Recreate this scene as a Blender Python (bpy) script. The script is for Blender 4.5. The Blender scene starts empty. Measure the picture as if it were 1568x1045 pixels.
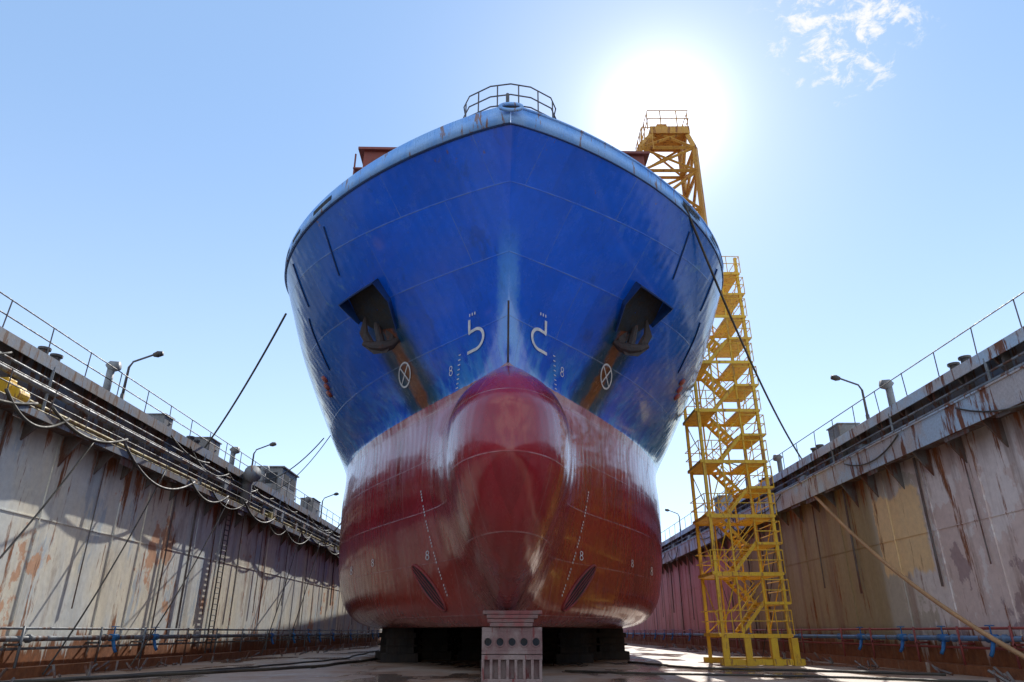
import bpy, math, random
import numpy as np
from mathutils import Vector, Matrix
random.seed(7)
S=bpy.context.scene
CAMH=1.5
# ---------------------------------------------------------------- node helpers
def new_mat(name):
    m=bpy.data.materials.new(name); m.use_nodes=True
    nt=m.node_tree; b=nt.nodes["Principled BSDF"]
    return m,nt,b
def setv(nt,sock,v):
    if v is None: return
    if isinstance(v,bpy.types.NodeSocket): nt.links.new(v,sock)
    else:
        if isinstance(v,(tuple,list)) and len(v)==3 and sock.type=='RGBA': v=(*v,1)
        sock.default_value=v
def noise(nt,vec,scale,detail=6,rough=.6,dist=0):
    n=nt.nodes.new('ShaderNodeTexNoise'); setv(nt,n.inputs['Vector'],vec)
    n.inputs['Scale'].default_value=scale; n.inputs['Detail'].default_value=detail
    n.inputs['Roughness'].default_value=rough; n.inputs['Distortion'].default_value=dist
    return n.outputs['Fac']
def mapping(nt,vec,scale=(1,1,1),loc=(0,0,0)):
    n=nt.nodes.new('ShaderNodeMapping'); setv(nt,n.inputs['Vector'],vec)
    n.inputs['Scale'].default_value=scale; n.inputs['Location'].default_value=loc
    return n.outputs[0]
def step(nt,v,a,b,o0=0.,o1=1.):
    n=nt.nodes.new('ShaderNodeMapRange'); n.interpolation_type='SMOOTHSTEP'
    setv(nt,n.inputs[0],v)
    n.inputs[1].default_value=a;n.inputs[2].default_value=b;n.inputs[3].default_value=o0;n.inputs[4].default_value=o1
    return n.outputs[0]
def M(nt,op,a,b=None):
    n=nt.nodes.new('ShaderNodeMath'); n.operation=op; setv(nt,n.inputs[0],a)
    if b is not None: setv(nt,n.inputs[1],b)
    return n.outputs[0]
def mix(nt,f,a,b,mode='MIX'):
    n=nt.nodes.new('ShaderNodeMix'); n.data_type='RGBA'; n.blend_type=mode
    setv(nt,n.inputs[0],f); setv(nt,n.inputs[6],a); setv(nt,n.inputs[7],b)
    return n.outputs[2]
def pos(nt):
    return nt.nodes.new('ShaderNodeNewGeometry').outputs['Position']
def sep(nt,v):
    n=nt.nodes.new('ShaderNodeSeparateXYZ'); setv(nt,n.inputs[0],v); return n.outputs
def comb(nt,x,y,z):
    n=nt.nodes.new('ShaderNodeCombineXYZ'); setv(nt,n.inputs[0],x);setv(nt,n.inputs[1],y);setv(nt,n.inputs[2],z); return n.outputs[0]
def bump(nt,b,h,strength=.3,dist=.05):
    n=nt.nodes.new('ShaderNodeBump'); n.inputs['Strength'].default_value=strength; n.inputs['Distance'].default_value=dist
    setv(nt,n.inputs['Height'],h); nt.links.new(n.outputs[0],b.inputs['Normal'])
RUST=(.20,.07,.025)
def weathered(name,c1,c2,rust=.3,rustc=RUST,scale=.5,rough=.55,metal=0,streak=.15,bs=.3):
    m,nt,b=new_mat(name); p=pos(nt)
    n1=noise(nt,p,scale); col=mix(nt,step(nt,n1,.4,.6),c1,c2)
    n2=noise(nt,mapping(nt,p,(1,1,streak)),scale*4,8,.7)
    t=.72-.3*rust
    rf=step(nt,n2,t,t+.06)
    col=mix(nt,rf,col,rustc)
    n3=noise(nt,p,scale*25,4)
    col=mix(nt,1.0,col,mix(nt,n3,(.6,.6,.6),(1.25,1.25,1.25)),'MULTIPLY')
    setv(nt,b.inputs['Base Color'],col); b.inputs['Metallic'].default_value=metal
    setv(nt,b.inputs['Roughness'],step(nt,n2,.3,.7,rough-.1,rough+.25))
    bump(nt,b,M(nt,'ADD',n2,M(nt,'MULTIPLY',n3,.4)),bs,.03)
    return m
# ---------------------------------------------------------------- mesh builder
class B:
    def __init__(s): s.v=[];s.f=[]
    def add(s,vs,fs):
        o=len(s.v); s.v+= [tuple(x) for x in vs]; s.f+=[tuple(i+o for i in f) for f in fs]
    def box(s,a,b):
        x0,y0,z0=[min(a[i],b[i]) for i in range(3)]; x1,y1,z1=[max(a[i],b[i]) for i in range(3)]
        s.add([(x0,y0,z0),(x1,y0,z0),(x1,y1,z0),(x0,y1,z0),(x0,y0,z1),(x1,y0,z1),(x1,y1,z1),(x0,y1,z1)],
              [(0,3,2,1),(4,5,6,7),(0,1,5,4),(1,2,6,5),(2,3,7,6),(3,0,4,7)])
    def hexa(s,p):
        s.add(p,[(0,3,2,1),(4,5,6,7),(0,1,5,4),(1,2,6,5),(2,3,7,6),(3,0,4,7)])
    def tube(s,pts,r,n=8,rot=0,closed=False):
        pts=[Vector(p) for p in pts]; k=len(pts); rings=[]
        for i,p in enumerate(pts):
            if closed: d=(pts[(i+1)%k]-pts[i-1])
            else: d=(pts[min(i+1,k-1)]-pts[max(i-1,0)])
            if d.length<1e-6: d=Vector((0,0,1))
            d.normalize(); up=Vector((0,0,1)) if abs(d.z)<.95 else Vector((0,1,0))
            a=d.cross(up).normalized(); c=d.cross(a).normalized()
            rr=r[i] if isinstance(r,(list,tuple)) else r
            rings.append([p+a*math.cos(2*math.pi*j/n+rot)*rr+c*math.sin(2*math.pi*j/n+rot)*rr for j in range(n)])
        vs=[q for R in rings for q in R]; fs=[]
        for i in range(k if closed else k-1):
            i2=(i+1)%k
            for j in range(n): fs.append((i*n+j,i*n+(j+1)%n,i2*n+(j+1)%n,i2*n+j))
        if not closed:
            fs.append(tuple(range(n-1,-1,-1))); fs.append(tuple((k-1)*n+j for j in range(n)))
        s.add(vs,fs)
    def obj(s,name,mat,parent=None,smooth=False,bevel=0):
        me=bpy.data.meshes.new(name); me.from_pydata(s.v,[],s.f); me.materials.append(mat)
        if smooth: me.polygons.foreach_set('use_smooth',[True]*len(me.polygons))
        me.update(); o=bpy.data.objects.new(name,me); S.collection.objects.link(o)
        if bevel:
            mo=o.modifiers.new('b','BEVEL'); mo.width=bevel; mo.segments=2
        if parent: o.parent=parent
        return o
def empty(name):
    e=bpy.data.objects.new(name,None); S.collection.objects.link(e); return e
def sag(p0,p1,s,n=24):
    p0=Vector(p0);p1=Vector(p1)
    return [p0.lerp(p1,i/n)-Vector((0,0,s*4*(i/n)*(1-i/n))) for i in range(n+1)]
# ---------------------------------------------------------------- materials
M_yel=weathered('yellow_paint',(.82,.54,.035),(.74,.45,.035),.55,(.38,.19,.06),1.5,.45)
M_org=weathered('crane_paint',(.64,.34,.05),(.56,.27,.04),.55,(.27,.10,.03),1.5,.5)
M_dark=weathered('dark_steel',(.05,.05,.055),(.09,.075,.06),.5,(.12,.05,.025),1.5,.5)
M_rail=weathered('galvanised_rail',(.13,.12,.12),(.08,.075,.075),.4,(.16,.07,.04),2,.5)
M_blue=weathered('valve_blue_paint',(.03,.14,.4),(.03,.2,.45),.2)
M_pipe=weathered('pipe_paint',(.25,.28,.30),(.13,.14,.15),.7,(.16,.08,.05))
M_pipey=weathered('ochre_pipe_paint',(.42,.34,.12),(.36,.27,.10),.6,(.16,.08,.05))
M_pipeb=weathered('blue_pipe_paint',(.10,.22,.42),(.16,.22,.3),.5)
M_piper=weathered('red_pipe_paint',(.35,.07,.06),(.3,.08,.07),.5)
M_conc=weathered('block_concrete',(.36,.28,.27),(.26,.16,.16),.5,(.26,.08,.08),1.5,.8,bs=.6)
M_bshade=weathered('side_block_shade',(.03,.028,.028),(.045,.035,.03),.4,(.05,.03,.02),1.5,.8,bs=.6)  # near black: shade beneath the ship is put into the block colour
M_wood=weathered('block_timber',(.34,.12,.12),(.30,.20,.19),.3,(.12,.05,.05),2,.8,bs=.6)
M_rope=weathered('rope_fibre',(.05,.045,.04),(.09,.08,.06),0)
M_hose=weathered('manila_rope',(.60,.36,.17),(.50,.30,.14),0)
M_white=weathered('white_marking',(.82,.85,.90),(.66,.72,.80),.12,(.25,.28,.4),3)
M_brown=weathered('house_red_brown',(.26,.06,.045),(.2,.06,.05),.3)
M_rusty=weathered('anchor_rusty_steel',(.045,.03,.03),(.035,.028,.03),.45,(.16,.045,.025),3,.6,bs=.7)
M_cab=weathered('cabin_paint',(.25,.27,.28),(.18,.17,.16),.5)
# hull
def hull_mat():
    m,nt,b=new_mat('hull_paint'); p=nt.nodes.new('ShaderNodeTexCoord').outputs['Object']; X,Y,Z=sep(nt,p)
    aX=M(nt,'ABSOLUTE',X); sx=M(nt,'ADD',aX,Y)
    flat=comb(nt,sx,Z,0.0)
    n1=noise(nt,p,.25,5); n2=noise(nt,mapping(nt,p,(1,1,.16)),1.3,8,.7); n3=noise(nt,p,6,6,.65)
    n5=noise(nt,mapping(nt,p,(1,1,.35),(3,8,2)),.7,8,.7)
    n7=noise(nt,mapping(nt,p,(1,1,.5),(13,2,7)),1.6,10,.75)
    blue=mix(nt,step(nt,n1,.35,.65),(.002,.12,.78),(.003,.10,.66))
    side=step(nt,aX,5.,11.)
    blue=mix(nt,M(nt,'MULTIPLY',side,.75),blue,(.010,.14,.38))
    vo=nt.nodes.new('ShaderNodeTexBrick'); setv(nt,vo.inputs['Vector'],flat); vo.inputs['Scale'].default_value=1
    vo.inputs['Brick Width'].default_value=3.1; vo.inputs['Row Height'].default_value=2.1; vo.inputs['Mortar Size'].default_value=0; vo.inputs['Color1'].default_value=(.84,.84,.84,1); vo.inputs['Color2'].default_value=(1.10,1.10,1.10,1); vo.inputs['Bias'].default_value=.1
    band=M(nt,'MULTIPLY',step(nt,Z,13.2,10.9),step(nt,n2,.42,.60))
    blue=mix(nt,M(nt,'MULTIPLY',band,.55),blue,(.07,.40,.80))
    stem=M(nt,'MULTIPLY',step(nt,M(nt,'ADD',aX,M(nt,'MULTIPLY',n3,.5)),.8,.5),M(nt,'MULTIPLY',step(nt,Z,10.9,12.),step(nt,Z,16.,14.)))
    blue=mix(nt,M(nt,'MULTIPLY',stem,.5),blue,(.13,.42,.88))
    blue=mix(nt,M(nt,'MULTIPLY',step(nt,n7,.58,.65),step(nt,aX,2.,9.,.04,.5)),blue,(.16,.34,.50))
    blue=mix(nt,M(nt,'MULTIPLY',step(nt,n5,.42,.34),.35),blue,(.006,.05,.22))
    rn=noise(nt,mapping(nt,p,(1,1,.22),(5,3,1)),1.7,9,.75)
    blue=mix(nt,M(nt,'MULTIPLY',step(nt,M(nt,'ADD',rn,step(nt,Z,16.5,18.3,0.,.05)),.675,.71),.85),blue,mix(nt,n3,(.08,.05,.04),(.26,.12,.06)))
    cx=M(nt,'ADD',M(nt,'MULTIPLY',M(nt,'SUBTRACT',Z,11.1),.62),3.85)
    d=M(nt,'ABSOLUTE',M(nt,'SUBTRACT',aX,cx))
    dz=M(nt,'MULTIPLY',step(nt,Z,10.5,11.0),step(nt,Z,14.6,13.9))
    dn=M(nt,'ADD',d,M(nt,'MULTIPLY',n2,.9))
    core=M(nt,'MULTIPLY',step(nt,dn,.82,.58),dz)
    halo=M(nt,'MULTIPLY',step(nt,dn,1.7,.95),dz)
    blue=mix(nt,M(nt,'MULTIPLY',halo,.9),blue,(.012,.055,.065))
    blue=mix(nt,M(nt,'MULTIPLY',core,.9),blue,mix(nt,n3,(.07,.028,.016),(.34,.11,.035)))
    red=mix(nt,step(nt,n1,.35,.65),(.31,.013,.026),(.25,.012,.020))
    lilac_sheen=M(nt,'MULTIPLY',step(nt,M(nt,'ADD',Z,M(nt,'MULTIPLY',n1,4.)),9.6,12.),M(nt,'MULTIPLY',step(nt,n5,.42,.56),step(nt,aX,1.2,3.6)))  # lilac sky sheen below the waterline, painted into the red
    red=mix(nt,M(nt,'MULTIPLY',lilac_sheen,.5),red,(.50,.24,.35))
    floor_reflection=step(nt,Z,6.2,3.)  # orange-brown reflection on the lower hull, painted as colour
    red=mix(nt,M(nt,'MULTIPLY',floor_reflection,.5),red,(.26,.055,.028))
    red=mix(nt,M(nt,'MULTIPLY',step(nt,n7,.60,.66),.28),red,(.38,.12,.12))
    red=mix(nt,M(nt,'MULTIPLY',step(nt,n5,.44,.34),.4),red,(.13,.010,.012))
    zz=M(nt,'ADD',Z,M(nt,'MULTIPLY',M(nt,'SUBTRACT',n3,.5),.12))
    bw_=step(nt,zz,10.88,10.92)
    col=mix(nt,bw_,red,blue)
    col=mix(nt,.8,col,vo.outputs['Color'],'MULTIPLY')
    br=nt.nodes.new('ShaderNodeTexBrick'); setv(nt,br.inputs['Vector'],flat)
    br.inputs['Scale'].default_value=1; br.inputs['Brick Width'].default_value=6.2; br.inputs['Row Height'].default_value=2.1
    br.inputs['Mortar Size'].default_value=.024; br.inputs['Mortar Smooth'].default_value=.6
    seam=br.outputs['Fac']
    sm=M(nt,'MULTIPLY',seam,step(nt,noise(nt,p,1.3,3),.4,.6,.15,.60))
    col=mix(nt,sm,col,mix(nt,bw_,(.50,.28,.28),(.14,.24,.46)),'MIX')
    col=mix(nt,1.0,col,mix(nt,n3,(.80,.80,.80),(1.15,1.15,1.15)),'MULTIPLY')
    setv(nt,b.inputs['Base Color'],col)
    setv(nt,b.inputs['Roughness'],step(nt,n7,.3,.65,.15,.30))
    b.inputs['Coat Weight'].default_value=.5; b.inputs['Coat Roughness'].default_value=.08
    h=M(nt,'ADD',M(nt,'MULTIPLY',noise(nt,mapping(nt,p,(1,1,.6)),.7,2),1.5),M(nt,'MULTIPLY',seam,.15))
    h=M(nt,'ADD',h,M(nt,'MULTIPLY',n3,.02))
    wv=nt.nodes.new('ShaderNodeTexWave'); setv(nt,wv.inputs['Vector'],flat); wv.inputs['Scale'].default_value=.45; wv.inputs['Distortion'].default_value=2.5; wv.inputs['Detail'].default_value=2
    h=M(nt,'ADD',h,M(nt,'MULTIPLY',wv.outputs['Fac'],.10))
    bump(nt,b,h,.5,.12)
    return m
M_hull=hull_mat()
M_bul=weathered('bulwark_paint',(.18,.43,.92),(.26,.50,.92),.5,(.25,.16,.14),1,.3)
M_dblue=weathered('dark_blue_paint',(.01,.05,.20),(.008,.035,.14),.15,(.12,.05,.03),1,.35)
M_recess_shade=weathered('recess_shade_paint',(.012,.02,.035),(.02,.02,.02),.5,(.05,.025,.015),2,.7)  # dark colour for flat panels, painting the shade of openings not cut
M_deck=weathered('deck_paint',(.18,.06,.04),(.15,.05,.04),.3)
# walls
def wall_mat(name,left):
    m,nt,b=new_mat(name); p=pos(nt); X,Y,Z=sep(nt,p)
    n1=noise(nt,mapping(nt,p,(1,1,.5)),.22,6,.6); n2=noise(nt,mapping(nt,p,(1,1,.1)),1.6,9,.72)
    n3=noise(nt,p,4,8,.7); n4=noise(nt,mapping(nt,p,(1,1,.3),(9,7,3)),.45,7,.7)
    n6=noise(nt,mapping(nt,p,(1,1,.06),(1,2,3)),.9,6,.6); n8=noise(nt,mapping(nt,p,(1,1,.7),(4,4,9)),.35,8,.65)
    if left:
        base=mix(nt,step(nt,n1,.38,.6),(.90,.84,.67),(.76,.80,.78))
        base=mix(nt,M(nt,'MULTIPLY',step(nt,n4,.56,.62),.8),base,(.52,.62,.69))
        base=mix(nt,M(nt,'MULTIPLY',step(nt,n6,.54,.66),.5),base,(.40,.35,.28))
        base=mix(nt,step(nt,n8,.58,.61),base,(.72,.42,.26))
    else:
        rr=nt.nodes.new('ShaderNodeValToRGB'); setv(nt,rr.inputs[0],M(nt,'DIVIDE',M(nt,'ADD',Y,M(nt,'MULTIPLY',n3,.6)),100.))
        e=rr.color_ramp; e.elements[0].position=0; e.elements[0].color=(.82,.72,.66,1)
        e.elements[1].position=.30; e.elements[1].color=(.80,.68,.62,1)
        for q_,c in ((.302,(.62,.60,.50,1)),(.345,(.56,.54,.43,1)),(.348,(.40,.33,.18,1)),(.55,(.42,.30,.16,1)),(.60,(.68,.24,.24,1)),(.9,(.70,.38,.38,1))):
            k=e.elements.new(q_); k.color=c
        base=rr.outputs[0]
        near=step(nt,Y,34.,30.)
        base=mix(nt,M(nt,'MULTIPLY',step(nt,n8,.52,.54),M(nt,'MULTIPLY',near,.9)),base,(.92,.88,.84))  # pale areas paint in sunlit patches on the near wall
        base=mix(nt,M(nt,'MULTIPLY',step(nt,n8,.42,.40),M(nt,'MULTIPLY',near,.7)),base,(.34,.24,.26))
        base=mix(nt,M(nt,'MULTIPLY',step(nt,n6,.52,.64),.55),base,(.26,.15,.10))
    f=step(nt,n4,.44,.36)
    base=mix(nt,M(nt,'MULTIPLY',f,.4),base,(.30,.19,.13))
    top=M(nt,'MULTIPLY',step(nt,M(nt,'ADD',Z,M(nt,'MULTIPLY',n6,3.)),8.6,10.),.55)  # shade below the catwalk painted in, darker towards the top
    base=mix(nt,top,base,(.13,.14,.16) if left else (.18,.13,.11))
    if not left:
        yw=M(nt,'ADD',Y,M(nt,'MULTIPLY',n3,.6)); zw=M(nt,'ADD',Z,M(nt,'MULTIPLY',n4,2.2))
        sun_patch=M(nt,'MULTIPLY',M(nt,'MULTIPLY',step(nt,yw,30.2,30.4),step(nt,yw,34.4,34.3)),M(nt,'MULTIPLY',step(nt,zw,4.9,5.1),step(nt,zw,8.6,8.4)))  # sunlit panel painted into the wall colour as ochre
        base=mix(nt,sun_patch,base,mix(nt,n6,(1.,.80,.44),(.94,.68,.35)))
    edge=M(nt,'ADD',step(nt,Z,1.9,.3,0.,.24),step(nt,Z,6.5,8.8,0.,.08))
    rf=step(nt,M(nt,'ADD',n2,edge),.58,.645)
    base=mix(nt,rf,base,mix(nt,n3,(.10,.04,.02),(.48,.18,.065)))
    base=mix(nt,1.0,base,mix(nt,n3,(.65,.65,.65),(1.15,1.15,1.15)),'MULTIPLY')
    setv(nt,b.inputs['Base Color'],base); setv(nt,b.inputs['Roughness'],step(nt,n2,.3,.7,.4,.85))
    bump(nt,b,M(nt,'ADD',M(nt,'MULTIPLY',n1,3.),M(nt,'MULTIPLY',n2,.4)),.55,.07)
    return m
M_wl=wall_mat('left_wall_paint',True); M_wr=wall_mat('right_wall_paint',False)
M_up=weathered('upper_wall_paint',(.18,.23,.30),(.22,.20,.19),.68,(.15,.08,.05),.6)
M_fas=weathered('fascia_paint',(.50,.66,.80),(.55,.53,.52),.65,(.22,.09,.05),.5)
M_cat=weathered('catwalk_paint',(.17,.16,.15),(.13,.09,.075),.7,(.15,.06,.035),.8)
def floor_mat():
    m,nt,b=new_mat('dock_floor_wet'); p=pos(nt)
    n1=noise(nt,p,.3,7,.65); n2=noise(nt,mapping(nt,p,(1,.4,1)),.35,3,.5); n3=noise(nt,p,5,6)
    col=mix(nt,step(nt,n1,.35,.65),(.34,.20,.12),(.46,.38,.31))
    wet=step(nt,n2,.45,.60)
    col=mix(nt,M(nt,'MULTIPLY',wet,.55),col,(.14,.10,.08))
    col=mix(nt,step(nt,noise(nt,p,1.7,6,.7),.58,.68),col,(.34,.14,.06))
    col=mix(nt,1.0,col,mix(nt,n3,(.6,.6,.6),(1.3,1.3,1.3)),'MULTIPLY')
    setv(nt,b.inputs['Base Color'],col); setv(nt,b.inputs['Roughness'],step(nt,wet,0,1,.6,.13))
    bump(nt,b,M(nt,'MULTIPLY',n3,M(nt,'SUBTRACT',1.15,wet)),.4,.03)
    return m
M_floor=floor_mat()
M_ground=weathered('ground_soil',(.16,.14,.11),(.12,.11,.09),.1,scale=.05)

# ---------------------------------------------------------------- hull form
def herm(xs,ys):
    xs=np.array(xs,float); ys=np.array(ys,float); d=np.diff(ys)/np.diff(xs)
    m=np.zeros(len(xs)); m[0]=d[0]; m[-1]=d[-1]
    for i in range(1,len(xs)-1):
        m[i]=0 if d[i-1]*d[i]<=0 else 2*d[i-1]*d[i]/(d[i-1]+d[i])
    def f(x):
        x=min(max(x,xs[0]),xs[-1]); i=min(int(np.searchsorted(xs,x,side='right'))-1,len(xs)-2)
        h=xs[i+1]-xs[i]; t=(x-xs[i])/h
        return float((2*t**3-3*t*t+1)*ys[i]+(t**3-2*t*t+t)*h*m[i]+(-2*t**3+3*t*t)*ys[i+1]+(t**3-t*t)*h*m[i+1])
    return f
zt=[.2,1,2,4,7,9.4,11.3,13,14.5,16.9]
f_ys=herm(zt,[27,26.5,26.2,25.8,25.0,24,23.4,22.5,21.5,19.6])
f_L=herm(zt,[24,24,24,24,24.5,26,21,17,14.5,12.5])
f_e=herm(zt,[1.1,1.15,1.2,1.2,1.22,1.18,1.08,1.0,.93,.85])
f_B=herm([.2,.35,.6,1,2,4,9.4,11.3,13,14.5,16.9],[8.4,9.2,9.8,10.3,10.85,11.1,11.15,11.3,11.45,11.55,11.6])
zb=[.2,.65,1,2,3.5,5,6.3,7.5,8.3,8.8,9.2]
f_yb=herm(zb,[30,25,23.6,21.3,19.9,19.3,19.5,20.5,21.8,22.9,24.1])
f_W=herm(zb,[.4,.55,.8,1.35,2.0,2.4,2.5,2.3,1.75,1.05,.02])
def Hh(y,z):
    s=(y-f_ys(z))/f_L(z)
    a=0 if s<=0 else f_B(z)*(1-(1-min(s,1))**2)**f_e(z)
    b=0
    if z<9.2:
        s=(y-f_yb(z))/6
        if s>0: b=f_W(z)*math.sqrt(1-(1-min(s,1))**2)
    return (a**2.7+b**2.7)**(1/2.7)
def yf(z): return min(f_ys(z),f_yb(z)) if z<9.2 else f_ys(z)
def q(y):
    t=min(max((y-19.6)/12,0),1); return t*t*(3-2*t)
def zreal(y,zl): return zl if zl<=9.4 else 9.4+(zl-9.4)*(1-.12*q(y))
def zlev(y,z): return z if z<=9.4 else 9.4+(z-9.4)/(1-.12*q(y))
YEND=115
def hullpt(side,y,zl,off=0.):
    return Vector((side*(Hh(y,zl)+off),y,zreal(y,zl)+CAMH))
def frame(side,y,z):
    P=hullpt(side,y,z); e=.05
    T=(hullpt(side,y-e,z)-hullpt(side,y+e,z)).normalized()
    U=(hullpt(side,y,z+e)-hullpt(side,y,z-e)).normalized()
    N=T.cross(U).normalized()
    if N.x*side<0: N=-N
    return P,T,U,N
def yat(ax,z):
    lo,hi=19.,54.
    for _ in range(40):
        m=(lo+hi)/2
        if Hh(m,zlev(m,z))<ax: lo=m
        else: hi=m
    return hi
ship=empty('cargo_ship'); ship.location=(.45,0,0); ship.rotation_euler=(0,0,.025); ship.scale=(.957,1,1)
levels=list(np.concatenate([np.linspace(.2,2,16)[:-1],np.linspace(2,8,40)[:-1],np.linspace(8,9.6,26)[:-1],np.linspace(9.6,16.9,46)]))
NT=110
def col_ys(z):
    y0=yf(z); return [y0+(52-y0)*(j/NT)**2 for j in range(NT+1)]+[60,75,90,YEND]
for side,nm in ((-1,'hull_port'),(1,'hull_starboard')):
    hb=B(); nc=NT+5; vs=[];fs=[]
    for z in levels:
        for y in col_ys(z): vs.append(hullpt(side,y,z))
    for i in range(len(levels)-1):
        for j in range(nc-1):
            a=i*nc+j; f=(a,a+1,a+nc+1,a+nc); fs.append(f if side>0 else f[::-1])
    hb.add(vs,fs); hb.obj(nm,M_hull,ship,True)
cap=B()
for z in (levels[0],16.4):
    ys_=col_ys(z); k=len(ys_)
    vs=[hullpt(-1,y,z) for y in ys_]+[hullpt(1,y,z) for y in ys_]
    cap.add(vs,[(i,i+1,k+i+1,k+i) for i in range(k-1)])
vs=[hullpt(-1,YEND,z) for z in levels]+[hullpt(1,YEND,z) for z in levels]; k=len(levels)
cap.add(vs,[(i,i+1,k+i+1,k+i) for i in range(k-1)])
cap.obj('deck_and_bottom',M_deck,ship)
# bulwark
def bulpt(side,y,h):
    p=hullpt(side,y,16.9,0); hh=.70-.2*q(y)
    return Vector((p.x*(1+.004*h), y-.10*h*max(0,1-(y-19.6)/4), p.z+hh*h))
bw=B(); ysb=col_ys(16.9)
for side in (-1,1):
    vs=[bulpt(side,y,0)+Vector((side*.02,-.02,0)) for y in ysb]+[bulpt(side,y,1) for y in ysb]; k=len(ysb)
    bw.add(vs,[(i,i+1,k+i+1,k+i) for i in range(k-1)])
bo=bw.obj('bulwark',M_bul,ship,True); so=bo.modifiers.new('s','SOLIDIFY'); so.thickness=.06
rl=B()
rl.tube([bulpt(-1,y,1.02) for y in reversed(ysb)]+[bulpt(1,y,1.02) for y in ysb[1:]],.05,8)
rl.obj('bulwark_cap_rail',M_bul,ship,True)
rl=B()
rl.tube([bulpt(-1,y,-.02) for y in reversed(ysb)]+[bulpt(1,y,-.02) for y in ysb[1:]],.035,8)
rl.obj('knuckle_bar',M_dblue,ship,True)
sl=B()
for side in (-1,1):
    for ya,yb in ((24.4,25.5),(26.6,27.5),(28.0,29.4)):
        pts=[bulpt(side,ya+(yb-ya)*i/8,.32)+Vector((side*.06,-.06,0)) for i in range(9)]+[bulpt(side,ya+(yb-ya)*i/8,.68)+Vector((side*.06,-.06,0)) for i in range(8,-1,-1)]
        sl.add(pts,[(i,i+1,16-i,17-i) for i in range(8)])
sl.obj('freeing_port_shade_panels',M_recess_shade,ship)
rl=B(); rl.tube([Vector((0,yf(z)+.01,z+CAMH)) for z in np.linspace(9.35,11.6,12)],[.04]*12,10); rl.obj('stem_bar',M_rusty,ship,True)
dh=B(); dh.box((-8.0,30,17),(7.8,34,25.3)); dh.box((-8.3,29.8,25.3),(8.1,34.2,25.45))
for z in (19.5,21.8,24.1): dh.box((-8.5,29.9,z),(-8.0,31.2,z+.08))
dh.tube([(-8.45,30,18),(-8.45,30,25.1)],.05)
dh.obj('forecastle_house',M_brown,ship)
def ribbon(bd,side,ax,z0,pts,w,off=.035,seg=.07):
    def mp(a,b):
        z=z0+b; x=max(ax-a,.05); y=yat(x,z); F=frame(side,y,zlev(y,z)); return F[0]+F[3]*off
    pp=[]
    for (a0,b0),(a1,b1) in zip(pts,pts[1:]):
        n=max(1,int(math.hypot(a1-a0,b1-b0)/seg))
        for i in range(n): pp.append((a0+(a1-a0)*i/n,b0+(b1-b0)*i/n))
    pp.append(pts[-1]); L=[];R=[]
    for i,(a,b) in enumerate(pp):
        c,d=pp[min(i+1,len(pp)-1)]; e,f=pp[max(i-1,0)]
        dx,dy=c-e,d-f; l=math.hypot(dx,dy) or 1; nx,ny=-dy/l*w/2,dx/l*w/2
        L.append(mp(a+nx,b+ny)); R.append(mp(a-nx,b-ny))
    k=len(pp); bd.add(L+R,[(i,i+1,k+i+1,k+i) for i in range(k-1)])
def arc(cx,cy,rx,ry,a0,a1,n=16): return [(cx+rx*math.cos(math.radians(a0+(a1-a0)*i/n)),cy+ry*math.sin(math.radians(a0+(a1-a0)*i/n))) for i in range(n+1)]
mk=B()
for s in (-1,1):
    ribbon(mk,s,1.30,11.0,[(-.29,.52),(-.29,.08),(-.22,.12)]+arc(-.02,-.19,.33,.33,105,-100,22)+[(-.38,-.52)],.10)
    for i in range(3): ribbon(mk,s,1.30,11.0,[(-.27+.11*i,.62),(-.27+.11*i,.71)],.045)
    ribbon(mk,s,4.80,10.80,arc(0,0,.31,.36,0,360,28),.055)
    ribbon(mk,s,4.80,10.80,[(-.21,-.25),(.21,.25)],.045); ribbon(mk,s,4.80,10.80,[(-.21,.25),(.21,-.25)],.045)
    for i in range(8): ribbon(mk,s,2.02+.02*i,10.55-.15*i,[(-.05,0),(.05,0)],.035)
    for (x,z,k) in ((2.45,10.2,.6),(8.6,3.1,.8),(3.45,3.05,.7),(6.8,3.2,.65)):
        ribbon(mk,s,x,z,arc(0,.12*k,.10*k,.11*k,0,360,12),.05*k); ribbon(mk,s,x,z,arc(0,-.13*k,.12*k,.13*k,0,360,12),.05*k)
    for i in range(34):
        t=i/33
        if i%5!=4:
            x=3.85-.9*t-.5*t*t; z=5.7-4.3*t; ribbon(mk,s,x,z,[(0,-.04),(0,.04)],.042)
mk.obj('draught_marks',M_white,ship)
sm=B()
for s in (-1,1):
    for (ya,za),(yb,zb_) in (((25.43,16.55),(26.84,14.95)),((30.3,14.6),(32.8,12.7)),((33.5,16.5),(36,14.8)),((28.3,16.6),(29.6,14.9))):
        pts=[]
        for i in range(13):
            t=i/12; F=frame(s,ya+(yb-ya)*t,za+(zb_-za)*t); pts.append(F[0]+F[3]*.02)
        sm.tube(pts,.04,6)
sm.obj('rubbing_bars',M_dblue,ship)
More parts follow.
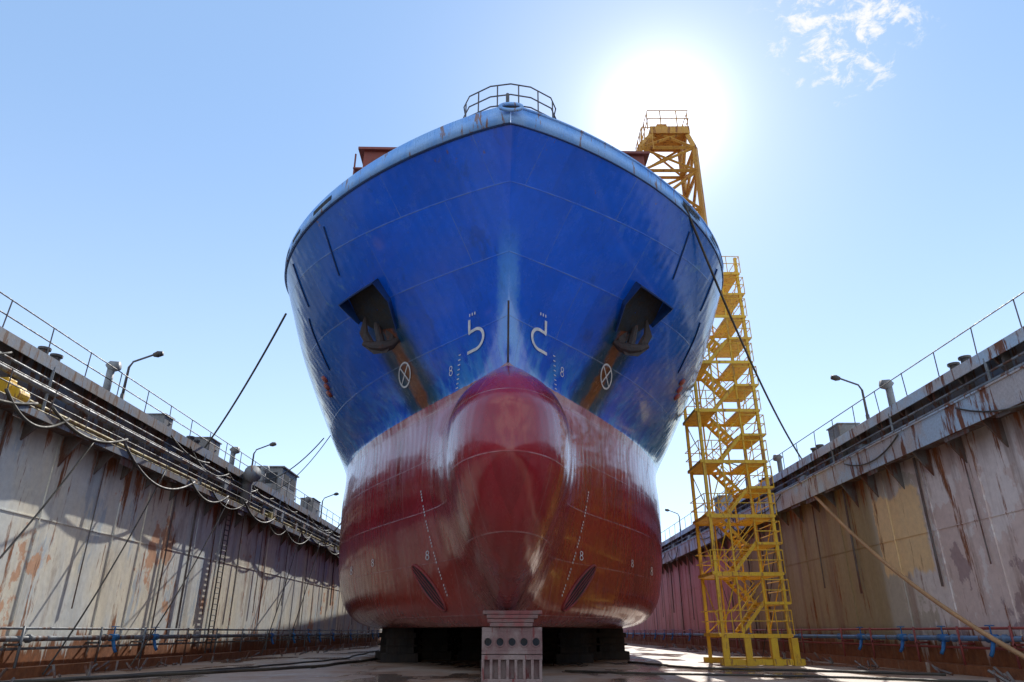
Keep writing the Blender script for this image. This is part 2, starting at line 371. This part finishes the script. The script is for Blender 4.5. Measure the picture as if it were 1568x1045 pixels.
# thruster tunnels
hole=B(); rim=B()
for s in (-1,1):
    P,T,U,N=frame(s,31.25,1.78)
    mj=(hullpt(s,32.16,2.7)-hullpt(s,30.39,.9)); hl=mj.length/2; mj.normalize(); mn=N.cross(mj).normalized()
    def onsurf(a,b,off):
        p=P+mj*a*hl+mn*b*.36; F=frame(s,p.y,min(max(p.z-CAMH,.3),9)); return F[0]+F[3]*off
    ring=[onsurf(math.cos(t),math.sin(t),.03) for t in np.linspace(0,2*math.pi,40,endpoint=False)]
    ring2=[onsurf(.02*math.cos(t),.02*math.sin(t),.03) for t in np.linspace(0,2*math.pi,40,endpoint=False)]
    hole.add(ring+ring2,[(i,(i+1)%40,40+(i+1)%40,40+i) for i in range(40)])
    rim.tube([onsurf(math.cos(t)*1.02,math.sin(t)*1.03,.03) for t in np.linspace(0,2*math.pi,40,endpoint=False)],.05,8,closed=True)
    for b_ in (-.4,.0,.4):
        w=math.sqrt(1-b_*b_); rim.tube([onsurf(a,b_,.05) for a in np.linspace(-w,w,8)],.02,6)
hole.obj('thruster_tunnel_shade',M_recess_shade,ship); rim.obj('thruster_rim',weathered('rim_red',(.30,.04,.04),(.22,.035,.035),.3),ship,True)
# anchors in their pockets
rec=B(); hood=B(); an=B()
for s in (-1,1):
    cor=[(27.5,14.15),(25.95,14.15),(26.35,13.45),(27.4,12.55),(28.2,12.8),(28.25,13.4)]
    pts=[]
    for i in range(len(cor)):
        a,b_=cor[i],cor[(i+1)%len(cor)]
        for k in range(6): t=k/6; pts.append((a[0]+(b_[0]-a[0])*t,a[1]+(b_[1]-a[1])*t))
    def rp_(f):
        o=[]
        for (y,z) in pts:
            F=frame(s,27.2+(y-27.2)*f,13.35+(z-13.35)*f); o.append(F[0]+F[3]*.02)
        return o
    n=len(pts); R=[rp_(f) for f in (1,.66,.33,.02)]
    for r0,r1 in zip(R,R[1:]): rec.add(r0+r1,[(i,(i+1)%n,n+(i+1)%n,n+i) for i in range(n)])
    def plate(c0,c1,d0,d1,th=.07):
        A=[]
        for k in range(9):
            t=k/8; F=frame(s,c0[0]+(c1[0]-c0[0])*t,c0[1]+(c1[1]-c0[1])*t); d=d0+(d1-d0)*t
            A.append((F[0],F[0]+F[3]*d+Vector((0,0,-.05)),F[2]))
        for k in range(8):
            a,b_=A[k],A[k+1]
            hood.hexa([a[0],b_[0],b_[1],a[1],a[0]+a[2]*th,b_[0]+b_[2]*th,b_[1]+b_[2]*th,a[1]+a[2]*th])
    plate((27.6,14.15),(25.9,14.15),.6,.4); plate((25.9,14.15),(26.4,13.4),.4,.2); plate((26.4,13.4),(27.4,12.5),.2,.08)
    plate((28.3,13.3),(27.6,14.15),.15,.6)
    P,T,U,N=frame(s,28.15,12.4); O=P+N*.5
    X_=Vector((1,0,0)); D=(U-X_*U.dot(X_)*.8).normalized(); A_=(X_+Vector((0,0,-.12*s))).normalized()
    an.tube([O,O+D*.9,O+D*2.0-N*.35],[.20,.15,.11],8)
    an.tube([O-A_*.80+D*.08,O-A_*.45-D*.14,O-D*.2,O+A_*.45-D*.14,O+A_*.80+D*.08],[.12,.22,.28,.22,.12],10)
    an.hexa([O-A_*.3-D*.42-N*.2,O+A_*.3-D*.42-N*.2,O+A_*.3-D*.42+N*.2,O-A_*.3-D*.42+N*.2,O-A_*.6-D*.02-N*.25,O+A_*.6-D*.02-N*.25,O+A_*.6-D*.02+N*.25,O-A_*.6-D*.02+N*.25])
    for d in (-1,1):
        b0=O+A_*d*.50; m0=O+A_*d*.60+D*.65+N*.10; tip=O+A_*d*.42+D*1.45+N*.02
        w0=A_*.15; w1=A_*.16; nn=N*.10
        an.hexa([b0-w0-nn,b0+w0-nn,b0+w0+nn,b0-w0+nn,m0-w1-nn*.8,m0+w1-nn*.8,m0+w1+nn*.8,m0-w1+nn*.8])
        an.hexa([m0-w1-nn*.8,m0+w1-nn*.8,m0+w1+nn*.8,m0-w1+nn*.8,tip-w0*.2-nn*.3,tip+w0*.2-nn*.3,tip+w0*.2+nn*.3,tip-w0*.2+nn*.3])
    an.tube([O+D*1.95-N*.35+A_*.2*math.cos(t)+D*.2*math.sin(t) for t in np.linspace(0,6.28,12,endpoint=False)],.05,6,closed=True)
rec.obj('anchor_recess_shade',M_recess_shade,ship,True); hood.obj('anchor_pocket_plates',M_dblue,ship); an.obj('anchors',M_rusty,ship,bevel=.02)
vt=B()
for s in (-1,1):
    for k in range(3):
        F=frame(s,34.0+.55*k,12.6-.25*k); vt.tube([F[0]-F[3]*.05,F[0]+F[3]*.08],.22,10)
vt.obj('side_scuppers',weathered('scupper_red',(.4,.08,.07),(.25,.06,.05),.4),ship,True)
# bow railing
br=B()
def railing(b,pts,h=1.1,sp=1.6,r=.03,rails=(1,.55),jit=0):
    pts=[Vector(p) for p in pts]
    for f in rails: b.tube([p+Vector((0,0,h*f)) for p in pts],r,6)
    L=0; nxt=0
    for i in range(len(pts)-1):
        a,c=pts[i],pts[i+1]; d=(c-a).length
        while nxt<=L+d+1e-6:
            p=a.lerp(c,(nxt-L)/max(d,1e-6)); b.tube([p,p+Vector((random.uniform(-jit,jit),random.uniform(-jit,jit),h))],r,6); nxt+=sp
        L+=d
zt_=16.9+.62+CAMH
rp=[(-1.85,21.9,zt_),(-1.9,21.3,zt_),(-1.65,20.7,zt_),(-.8,20.15,zt_),(0,20.0,zt_),(.8,20.15,zt_),(1.65,20.7,zt_),(1.9,21.3,zt_),(1.85,21.9,zt_)]
railing(br,rp,1.6,.85,.028,(1,.68,.38))
br.tube([(-.12,20,zt_),(-.12,20,zt_+1.1)],.07,8)
br.obj('bow_railing',M_rail,ship)
fl=B()
fl.tube([(.42*math.cos(a),19.36,18.93+.14*math.sin(a)) for a in np.linspace(0,2*math.pi,24,endpoint=False)],.07,8,closed=True)
fl.obj('bow_fairlead',M_bul,ship,True)
fl=B(); fl.add([(0,19.37,18.93)]+[(.42*math.cos(a),19.37,18.93+.14*math.sin(a)) for a in np.linspace(0,2*math.pi,24,endpoint=False)],[(0,i+1,(i+1)%24+1) for i in range(24)])
fl.obj('fairlead_opening_shade',M_recess_shade,ship)
# ---------------------------------------------------------------- deck crane
cr=empty('deck_crane'); c=B()
base=[(7.3,31.6),(10.45,31.6),(10.45,34.4),(7.3,34.4)]; top=[(8.4,32.2),(10.25,32.2),(10.25,33.8),(8.4,33.8)]
zs=[17.2,20.1,22.8,25.4,27.0,28.6]
def cpt(i,z):
    t=0 if z<27 else (z-27)/1.6
    return Vector((base[i][0]*(1-t)+top[i][0]*t,base[i][1]*(1-t)+top[i][1]*t,z))
for i in range(4):
    for a,b_ in zip(zs,zs[1:]): c.tube([cpt(i,a),cpt(i,b_)],.17,4)
    j=(i+1)%4
    for a,b_ in zip(zs,zs[1:]):
        c.tube([cpt(i,a),cpt(j,b_)],.09,4); c.tube([cpt(j,a),cpt(i,b_)],.09,4); c.tube([cpt(i,b_),cpt(j,b_)],.12,4)
c.box((8.1,32,28.6),(10.4,34,28.75)); c.box((8.6,32.3,28.75),(9.2,33,29.3)); c.box((9.4,32.4,28.75),(10.1,33,29.1)); c.box((8.1,31.9,28.3),(10.4,31.99,28.8))
c.obj('lattice_mast',M_org,cr)
c=B(); railing(c,[(8.0,34,28.75),(8.0,31.9,28.75),(10.4,31.9,28.75),(10.4,34,28.75)],1.2,.95,.035,(1,.5))
railing(c,[(7.4,33,26.6),(7.4,31.2,26.6),(8.2,31.2,26.6)],1.5,.6,.03,(1,.5)); c.obj('top_railing',M_org,cr)
# ---------------------------------------------------------------- stair tower
st=empty('stair_tower'); fr=B(); ra=B(); sr=B()
x0,x1,y0,y1=10.45,13.75,36.8,39.6; ym=(y0+y1)/2; LV=2.9; zb0=1.45; nl=7
for x in (x0,x1):
    for y in (y0,y1):
        fr.box((x-.08,y-.08,0),(x+.08,y+.08,zb0+nl*LV+1.0))
for x in (x0+1.0,x1-1.0):
    for y in (y0,y1): fr.box((x-.04,y-.04,zb0),(x+.04,y+.04,zb0+nl*LV))
def flight(xa,za,xb,zb_,ya,yb):
    for y in (ya,yb):
        sr.add([(xa,y-.03,za-.12),(xb,y-.03,zb_-.12),(xb,y-.03,zb_+.12),(xa,y-.03,za+.12),(xa,y+.03,za-.12),(xb,y+.03,zb_-.12),(xb,y+.03,zb_+.12),(xa,y+.03,za+.12)],
               [(0,1,2,3),(7,6,5,4),(0,4,5,1),(3,2,6,7)])
        ra.tube([(xa,y,za+1),(xb,y,zb_+1)],.026,6); ra.tube([(xa,y,za+.55),(xb,y,zb_+.55)],.02,6)
    n=7
    for i in range(n):
        t=(i+.5)/n; x=xa+(xb-xa)*t; z=za+(zb_-za)*t
        sr.box((x-.13,ya+.035,z),(x+.13,yb-.035,z+.035))
for k in range(nl+1):
    z=zb0+k*LV
    fr.box((x0-.2,y0-.1,z-.16),(x0+1.05,y1+.1,z))
    fr.box((x0,y0-.14,z-.22),(x1,y0-.101,z-.04)); fr.box((x0,y1+.101,z-.22),(x1,y1+.15,z-.04))
    fr.box((x1-1.05,y0-.1,z-.18),(x1+.15,y1+.1,z-.05))
    for hgt in (1.05,.55):
        ra.tube([(x0+1.0,y0-.12,z+hgt),(x0-.22,y0-.12,z+hgt),(x0-.22,y1+.12,z+hgt),(x0+1.1,y1+.12,z+hgt)],.026,6)
        ra.tube([(x1-1.0,y0-.12,z+hgt),(x1+.2,y0-.12,z+hgt),(x1+.2,y1+.12,z+hgt)],.026,6)
        ra.tube([(x0+1.0,y0-.12,z+hgt),(x1-1.0,y0-.12,z+hgt)],.02,6)
    for xx in (x0-.22,x0+.5,x1+.2,x1-.6):
        ra.tube([(xx,y0-.12,z-.1),(xx,y0-.12,z+1.05)],.026,6)
    if k<nl:
        zm=z+LV/2
        fr.box((x1-1.05,y0-.1,zm-.13),(x1+.25,y1+.1,zm))
        for hgt in (1.05,.55): ra.tube([(x1-1.0,y0-.12,zm+hgt),(x1+.27,y0-.12,zm+hgt),(x1+.27,y1+.12,zm+hgt)],.026,6)
        ra.tube([(x1+.27,y0-.12,zm-.1),(x1+.27,y0-.12,zm+1.05)],.026,6)
        flight(x0+1.0,z,x1-1.0,zm,y0+.1,ym-.15)
        flight(x1-1.0,zm,x0+1.0,z+LV,ym+.15,y1-.1)
        fr.tube([(x0,y0,z),(x0+1.0,y0,z+LV-.2)],.03,4); fr.tube([(x0,y1,z+LV-.2),(x0,y0,z)],.03,4); fr.tube([(x1,y1,z),(x1,y0,z+LV-.2)],.03,4)
        fr.tube([(x0,y1,z),(x1,y1,z+LV-.2)],.03,4)
for x in (x0,x0+1.1,x1-.9,x1+.1):
    fr.box((x-.22,y0-.5,0),(x+.22,y0-.36,.3)); fr.box((x-.16,y0-.3,.29),(x+.16,y0-.15,zb0-.23))
fr.box((x0-.3,y0-.35,.02),(x1+.45,y0-.02,.28)); fr.box((x0-.3,y1,.02),(x1+.45,y1+.3,.28))
fr.obj('frame',M_yel,st); ra.obj('handrails',M_yel,st); sr.obj('stairs',M_yel,st)
# ---------------------------------------------------------------- dock walls
YA,YB=-45,140
def wing(side):
    e=empty('dock_wall'); s=side; wm=M_wl if s<0 else M_wr
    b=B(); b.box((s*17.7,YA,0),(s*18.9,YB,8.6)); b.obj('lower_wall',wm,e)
    b=B(); y=YA+1
    while y<YB:
        b.box((s*17.66,y,0.5),(s*17.71,y+.05,8.5)); y+=random.choice((2.4,3.4,3.4,5.1))
    b.box((s*17.67,YA,5.4),(s*17.72,YB,5.44)); b.box((s*17.1,YA,0),(s*17.7,YB,.35))
    b.obj('weld_ribs',wm,e)
    b=B(); y=YA+2
    while y<100:
        r=random.choice((.03,.04,.06)); zz=random.uniform(.6,4)
        b.tube([(s*17.58,y,8.5),(s*17.55,y+random.uniform(-.1,.1),zz)],r,6); y+=random.uniform(2.5,7)
    b.obj('drain_pipes',M_cat,e)
    b=B(); b.box((s*18.88,YA,0),(s*24,YB,11.4)); b.obj('upper_wall',M_up,e)
    b=B(); b.box((s*16.9,YA,8.6),(s*18.9,YB,8.72))
    y=YA
    while y<YB:
        j=random.uniform(-.2,.2); dpt=random.uniform(.7,1.3); yy=y+j
        vs=[(s*16.95,yy,8.59),(s*17.7,yy,8.59),(s*17.7,yy,8.59-dpt),(s*16.95,yy+.08,8.59),(s*17.7,yy+.08,8.59),(s*17.7,yy+.08,8.59-dpt)]
        b.add(vs,[(0,1,2),(3,5,4),(0,3,4,1),(1,4,5,2),(2,5,3,0)])
        b.box((s*18.6,y,8.72),(s*18.88,y+.15,11.4))
        vs=[(s*18.4,y+.4,11.39),(s*18.9,y+.4,11.39),(s*18.9,y+.4,10.6),(s*18.4,y+.5,11.39),(s*18.9,y+.5,11.39),(s*18.9,y+.5,10.6)]
        b.add(vs,[(0,1,2),(3,5,4),(0,3,4,1),(1,4,5,2),(2,5,3,0)])
        if random.random()<.8:
            w=random.uniform(.3,1.6); hgt=random.uniform(.1,.45)
            b.box((s*16.93,y+.6,8.6-hgt),(s*16.96,y+.6+w,8.6))
        y+=2.3
    b.obj('catwalk_brackets',M_cat,e)
    b=B(); b.box((s*16.86,YA,8.5),(s*16.9,YB,8.5+(.26 if s<0 else 1.0)))
    if s>0: b.box((s*16.8,YA,9.5),(s*17.2,YB,9.56))
    b.box((s*18.4,YA,11.4),(s*24.2,YB,11.55)); b.box((s*18.36,YA,11.12),(s*18.41,YB,11.6))
    b.obj('deck_edge_fascia',M_fas if s>0 else M_up,e)
    b=B(); b2=B()
    for z,r,xx in ((9.2,.09,18.45),(10.3,.13,18.4),(10.75,.05,18.45)): b.tube([(s*xx,YA,z),(s*xx,YB,z)],r,8)
    b2.tube([(s*18.5,YA,9.65),(s*18.5,YB,9.65)],.07,8); b2.tube([(s*17.1,YA,8.85),(s*17.1,YB,8.85)],.06,8)
    y=-2
    while y<110:
        w=random.uniform(.3,1.2); z=random.uniform(8.9,10.3); b.box((s*18.3,y,z),(s*18.88,y+w,z+random.uniform(.3,.8)))
        if random.random()<.5: b.tube([(s*18.4,y+1.5,8.75),(s*18.4,y+1.5,11.3)],.06,8)
        if random.random()<.3: b2.box((s*18.25,y+1.8,9.3),(s*18.7,y+2.3,9.9))
        y+=random.uniform(2,6)
    b.obj('service_pipes',M_pipe,e); b2.obj('ochre_pipes',M_pipey,e)
    return e
def lamp(s,y,lean=1):
    e=empty('dock_lamp_post'); b=B(); x=s*19.2
    b.tube([(x,y,11.5),(x,y,13.7),(x-s*.15,y,14.0),(x-s*1.15,y,14.4)],[.08,.06,.05,.05],8); b.tube([(x,y,11.5),(x,y,12.3)],.1,8); b.obj('pole',M_rail,e,True)
    b=B(); c=Vector((x-s*1.3,y,14.43)); b.tube([c+Vector((s*.2,0,-.06)),c+Vector((0,0,-.02)),c+Vector((-s*.25,0,.02))],[.10,.17,.12],10); b.obj('lamp_head',M_dark,e,True)
def mast(s,y,h=1.6):
    e=empty('vent_post'); b=B(); x=s*19.0
    b.tube([(x,y,11.5),(x,y,11.5+h)],.17,12); b.tube([(x,y,11.5),(x,y,11.62)],.32,12); b.obj('trunk',M_cab,e,True)
    b=B(); b.tube([(x+s*.12,y,11.5+h),(x,y,11.6+h),(x-s*.35,y,11.62+h)],[.24,.28,.22],12); b.obj('cowl',M_cab,e,True)
for s,ly in ((-1,32),(-1,50),(-1,70),(-1,92),(1,35.5),(1,56),(1,80)): lamp(s,ly)
for s,ly,h in ((-1,30.3,1.5),(-1,45.8,1.3),(-1,52,1.4),(-1,64,1.2),(1,32.6,1.4),(1,48,1.3),(1,60,1.2)): mast(s,ly,h)
def bitt(s,y):
    e=empty('bollard'); b=B(); x=s*19.4
    b.box((x-.35,y-.1,11.55),(x+.35,y+1.3,11.68))
    for k in (0.2,1.0):
        b.tube([(x,y+k,11.6),(x,y+k,12.25)],.18,12); b.tube([(x,y+k,12.25),(x,y+k,12.35)],.25,12)
    b.obj('posts',M_dark,e)
for s,y in ((-1,26),(-1,40),(-1,60),(1,27),(1,42),(1,52),(1,68)): bitt(s,y)
e=empty('dock_control_cabin'); b=B(); b.box((-21,56,11.55),(-18.9,60,14)); b.box((-21.15,55.85,14),(-18.75,60.15,14.12)); b.obj('body',M_cab,e,bevel=.03)
b=B(); b.box((-18.897,56.5,12.7),(-18.88,57.8,13.6)); b.box((-18.897,58.3,12.7),(-18.88,59.6,13.6)); b.box((-20.6,55.985,12.7),(-19.3,55.995,13.6)); b.obj('windows',M_recess_shade,e)
for s,y,w,h in ((-1,42,1.6,1.1),(-1,66,2.5,1.6),(-1,36,1.,.8),(1,38.5,1.4,1.0),(1,63,2.,1.3)):
    e=empty('deck_locker'); b=B(); b.box((s*19.0,y,11.65),(s*20.2,y+w,11.65+h)); b.box((s*18.93,y-.07,11.65+h),(s*20.27,y+w+.07,11.72+h)); b.box((s*19.1,y+.1,11.55),(s*20.1,y+w-.1,11.65)); b.tube([(s*18.97,y+w*.6,11.9+h*.3),(s*18.97,y+w*.6+.2,11.9+h*.3)],.03,6); b.obj('box_and_lid',M_cab,e,bevel=.02)
e=empty('cowl_ventilator'); b=B(); b.tube([(-18.2,47,9),(-18.2,47,10.8),(-18.0,46.7,11.3),(-17.6,46.2,11.4)],[.35,.35,.45,.6],14); b.obj('cowl',M_cab,e,True)
e=empty('yellow_winch'); b=B(); b.box((-18.6,22.9,9.1),(-17.9,23.9,9.75)); b.tube([(-17.85,23.1,9.35),(-17.85,23.7,9.35)],.3,12); b.box((-18.5,23.1,9.75),(-18.1,23.6,9.95)); b.box((-18.6,23,8.72),(-18.0,23.1,9.1)); b.box((-18.6,23.7,8.72),(-18.0,23.8,9.1)); b.obj('body',M_yel,e,bevel=.04)
e=empty('wall_ladder'); b=B()
for y in (42.5,43.2): b.tube([(-17.4,y,.4),(-17.4,y,8.5)],.045,6)
for i in range(26): b.tube([(-17.4,42.5,.6+i*.3),(-17.4,43.2,.6+i*.3)],.03,6)
b.obj('rungs_and_stiles',M_dark,e)
for s in (-1,1):
    wing(s)
    e=empty('guard_railing'); b=B()
    railing(b,[(s*18.5,YA,11.55),(s*18.5,YB,11.55)],1.25,2.6,.026,(1,.5) if s<0 else (1,),jit=.06); b.obj('top_rail',M_rail,e)
    if s<0:
        b=B(); railing(b,[(s*16.92,YA,8.72),(s*16.92,YB,8.72)],1.0,2.3,.022,(1,.5),jit=.06); b.obj('catwalk_rail',M_rail,e)
    e=empty('water_pipe'); b=B(); v=B(); bl=B()
    b.tube([(s*17.3,YA,1.62),(s*17.3,YB,1.62)],.05,10); b.tube([(s*17.45,YA,.95),(s*17.45,YB,.95)],.05,10)
    bl.tube([(s*17.25,YA,1.28),(s*17.25,YB,1.28)],.10,10)
    y=5
    while y<120:
        b.box((s*17.1,y,1.05),(s*17.7,y+.08,1.13)); b.box((s*17.12,y,.35),(s*17.18,y+.08,1.7))
        bl.tube([(s*17.25,y+.5,1.28),(s*17.25,y+.6,1.28)],.15,10)
        if random.random()<.45:
            v.tube([(s*17.25,y+1,1.28),(s*17.25,y+1.5,1.28)],.15,10); v.tube([(s*17.25,y+1.2,1.28),(s*17.1,y+1.2,.85),(s*17.0,y+1.2,.7)],[.08,.07,.07],8)
            v.tube([(s*17.25,y+1.25,1.3),(s*17.25,y+1.25,1.7)],.03,6)
            v.tube([(s*17.25+.14*math.cos(t),y+1.25+.14*math.sin(t),1.71) for t in np.linspace(0,6.28,12,endpoint=False)],.022,6,closed=True)
        y+=random.uniform(3.,5.5)
    b.obj('pipes',M_pipe if s<0 else M_piper,e,True); bl.obj('main',M_pipeb if s>0 else M_pipe,e,True); v.obj('valves',M_blue,e,True)
b=B(); b.add([(-2500,-2500,-.02),(2500,-2500,-.02),(2500,2500,-.02),(-2500,2500,-.02)],[(0,1,2,3)]); b.obj('ground',M_ground)
b=B(); b.add([(-18,YA,0),(18,YA,0),(18,YB,0),(-18,YB,0)],[(0,1,2,3)]); b.obj('dock_floor',M_floor)
e=empty('added_end_wall'); b=B(); b.box((-17.6,137,0),(17.6,139,8))  # unseen end wall, added to stop light coming in at the far end
for i in range(12): b.box((-17+i*3,136.7,0),(-16.7+i*3,137,8))
b.obj('added_end_wall_panel',M_cat,e)
# ---------------------------------------------------------------- keel block
kb=empty('keel_block'); b=B(); hl=B()
for i in range(2):
    z=.02+i*.82
    b.box((-.98,24.2,z),(.98,26.2,z+.10)); b.box((-.98,24.2,z+.66),(.98,26.2,z+.80))
    if i==0:
        b.box((-.92,24.42,z+.10),(.92,26.2,z+.66))
        for k in range(8):
            x=-.98+k*.265; b.box((x,24.2,z+.10),(x+.09,24.42,z+.66))
    else:
        b.box((-.98,24.2,z+.10),(.98,26.2,z+.66))
        for k in range(5):
            x=-.78+k*.39; hl.tube([(x,24.19,z+.36),(x,24.25,z+.36)],.115,14)
            b.tube([(x+.14*math.cos(t),24.19,z+.36+.14*math.sin(t)) for t in np.linspace(0,6.28,14,endpoint=False)],.025,6,closed=True)
b.obj('concrete',M_conc,kb,bevel=.015); hl.obj('lifting_hole_shade',M_recess_shade,kb)
b=B()
for i in range(4):
    z=1.66+i*.125; w=(.70,.76,.84,.98)[i]; j=random.uniform(-.05,.05); b.box((-w+j,24.15+random.uniform(-.06,.04),z),(w+j,26,z+.115))
b.obj('timber',M_wood,kb,bevel=.02)
blk=[(0,y) for y in (31,34.5,38,42,46,50,55)]+[(-5.7,40),(3.6,39.5)]
for yy in (44,48,53,58,64):
    for xx in (-6.9,-4.4,-2.2,2.2,4.4,6.4): blk.append((xx+random.uniform(-.3,.3),yy+random.uniform(-.5,.5)))
for (x,y) in blk:
    e=empty('dock_block'); b=B(); x-=.3; b.box((x-1,y,0),(x+1,y+1.6,.45)); b.box((x-.75,y+.1,.45),(x+.75,y+1.5,1.2)); b.box((x-.9,y-.02,.78),(x+.9,y+1.6,.88)); b.obj('base',M_bshade,e,bevel=.03)
    b=B(); b.box((x-.85,y,1.2),(x+.85,y+1.5,1.46)); b.box((x-.7,y+.05,1.46),(x+.7,y+1.45,1.69)); b.obj('cap',M_bshade,e,bevel=.02)
def rope(name,p0,p1,s,r,m):
    b=B(); b.tube(sag(p0,p1,s),r,6); b.obj(name,m,None,True)
rope('mooring_rope',(-11.35,31,16.2),(-18.9,41,11.7),.4,.055,M_rope)
rope('mooring_rope',(-11.3,40,12.2),(-18.9,50,11.7),.8,.035,M_rope)
rope('mooring_rope',(-11.3,42,13.2),(-18.9,55,12),.6,.03,M_rope)
rope('mooring_rope',(-11.5,50,10),(-17,62,8.7),.6,.05,M_rope)
rope('mooring_rope',(7.4,24.6,18.3),(19,44,11.7),1.2,.055,M_rope)
rope('hauling_rope',(17,39,8.8),(16.3,22,.1),.9,.085,M_hose)
for i,(ya,yb) in enumerate(((33,27),(41,33),(56,50),(27,20),(62,55))):
    rope('slack_cable',(-16.85,ya,8.7),(-16.7,yb,.1),.5,.035,M_rope)
for i,(ya,yb) in enumerate(((60,54),(44,50))):
    rope('slack_cable',(16.8,ya,8.6),(16.7,yb,.1),.4,.03,M_rope)
y=12
while y<80:
    L=random.uniform(3,8); rope('hose_loop',(-16.83,y,8.75+random.uniform(0,.5)),(-16.83,y+L,8.75+random.uniform(0,.5)),random.uniform(.3,1.1),random.choice((.03,.045,.06)),random.choice((M_rope,M_dark,M_rope)))
    if random.random()<.5: rope('hose_loop',(-18.3,y,11.2),(-18.3,y+L,10.9),random.uniform(.3,.9),.045,M_rope)
    if random.random()<.55: rope('hose_loop',(16.8,y+5,9.4),(16.8,y+5+L,9.3),random.uniform(.3,1.0),.035,M_rope)
    y+=L*random.uniform(.4,1.0)
def floorhose(pts,r):
    P=[]
    for a,c in zip(pts,pts[1:]):
        for i in range(10):
            t=i/10; P.append((a[0]+(c[0]-a[0])*t+.15*math.sin(3*t*6.28),a[1]+(c[1]-a[1])*t,r+.004))
    b=B(); b.tube(P,r,8); b.obj('floor_hose',M_rope,None,True)
floorhose([(-17,21),(-14,26),(-9,34),(-7,50)],.06); floorhose([(-16,24),(-12,33),(-10,44),(-12,70)],.04)
floorhose([(16,28),(12,31),(8,33),(6,40)],.05); floorhose([(15,24),(11,27),(5,29),(2,31)],.04)
e=empty('scrap_timber_pile'); b=B()
for i in range(120):
    s=random.choice((-1,1)); x=s*random.uniform(14.6,17); y=random.uniform(20,80); a=random.uniform(0,3.14); L=random.uniform(.2,.9)
    dx,dy=math.cos(a)*L,math.sin(a)*L; b.tube([(x,y,.06),(x+dx*.4,y+dy,.06+random.uniform(0,.45))],.05,4)
b.obj('offcuts',M_cat,e)
# ---------------------------------------------------------------- world, sun, camera
sd=Vector((.2014,.737,.645)).normalized()
el=math.asin(sd.z); az=math.atan2(sd.x,sd.y)
w=bpy.data.worlds.new('World'); S.world=w; w.use_nodes=True; nt=w.node_tree
bg=nt.nodes['Background']; bg.inputs[1].default_value=.15
sky=nt.nodes.new('ShaderNodeTexSky'); sky.sky_type='NISHITA'; sky.sun_disc=False; sky.sun_elevation=el; sky.sun_rotation=az
sky.dust_density=.1; sky.air_density=1.0; sky.ozone_density=2.
g=nt.nodes.new('ShaderNodeTexCoord').outputs['Generated']
def dot(v):
    n=nt.nodes.new('ShaderNodeVectorMath'); n.operation='DOT_PRODUCT'; nt.links.new(g,n.inputs[0]); n.inputs[1].default_value=v; return n.outputs['Value']
def addc(a,b_,mode='ADD'):
    n=nt.nodes.new('ShaderNodeMix'); n.data_type='RGBA'; n.blend_type=mode; n.inputs[0].default_value=1; n.clamp_result=False
    setv(nt,n.inputs[6],a); setv(nt,n.inputs[7],b_); return n.outputs[2]
cd=Vector((.401,.61,.683)).normalized()
cm=step(nt,dot(cd),.9925,.9992)
cn=noise(nt,mapping(nt,g,(1,1,1.6),(.3,0,.1)),30,10,.68,.4)
cl=step(nt,M(nt,'ADD',cn,M(nt,'MULTIPLY',cm,.16)),.61,.78)
cl=M(nt,'MULTIPLY',cl,M(nt,'MULTIPLY',cm,.95))
gs=sep(nt,g)
fill_cloud=M(nt,'MULTIPLY',step(nt,gs[1],.05,-.45),step(nt,noise(nt,mapping(nt,g,(1,1,2.2)),3.2,7,.6),.44,.58))  # bright cloud bank added behind the camera to light the hull front
au=M(nt,'POWER',M(nt,'MAXIMUM',dot(sd),0.),330.); au2=M(nt,'POWER',M(nt,'MAXIMUM',dot(sd),0.),40.)
c=addc(sky.outputs[0],(.60,.62,.68,1),'MULTIPLY')
hz=mix(nt,step(nt,gs[2],.66,.0),(1.5,2.35,3.5),(3.2,3.8,4.4))
c=addc(c,hz)
c=addc(c,mix(nt,au,(0,0,0),(6,5.7,5.0))); c=addc(c,mix(nt,au2,(0,0,0),(1.9,1.5,.9)))
c=mix(nt,fill_cloud,c,(8.5,8.5,8.7))
fin=mix(nt,cl,c,(6.8,6.8,7.0)); nt.links.new(fin,bg.inputs[0])
sl=bpy.data.lights.new('sun','SUN'); sl.energy=5; sl.angle=math.radians(.5); sl.color=(1,.95,.87)
so=bpy.data.objects.new('sun',sl); S.collection.objects.link(so); so.rotation_euler=sd.to_track_quat('Z','Y').to_euler()
cam=bpy.data.cameras.new('camera'); co=bpy.data.objects.new('camera',cam); S.collection.objects.link(co)
cam.lens=24; cam.sensor_width=36; cam.clip_end=6000; cam.clip_start=.1
TH=math.atan(.4262); co.location=(0,0,CAMH); co.rotation_euler=(math.pi/2+TH,0,0); S.camera=co
S.view_settings.view_transform='Standard'; S.view_settings.look='None'; S.view_settings.exposure=0
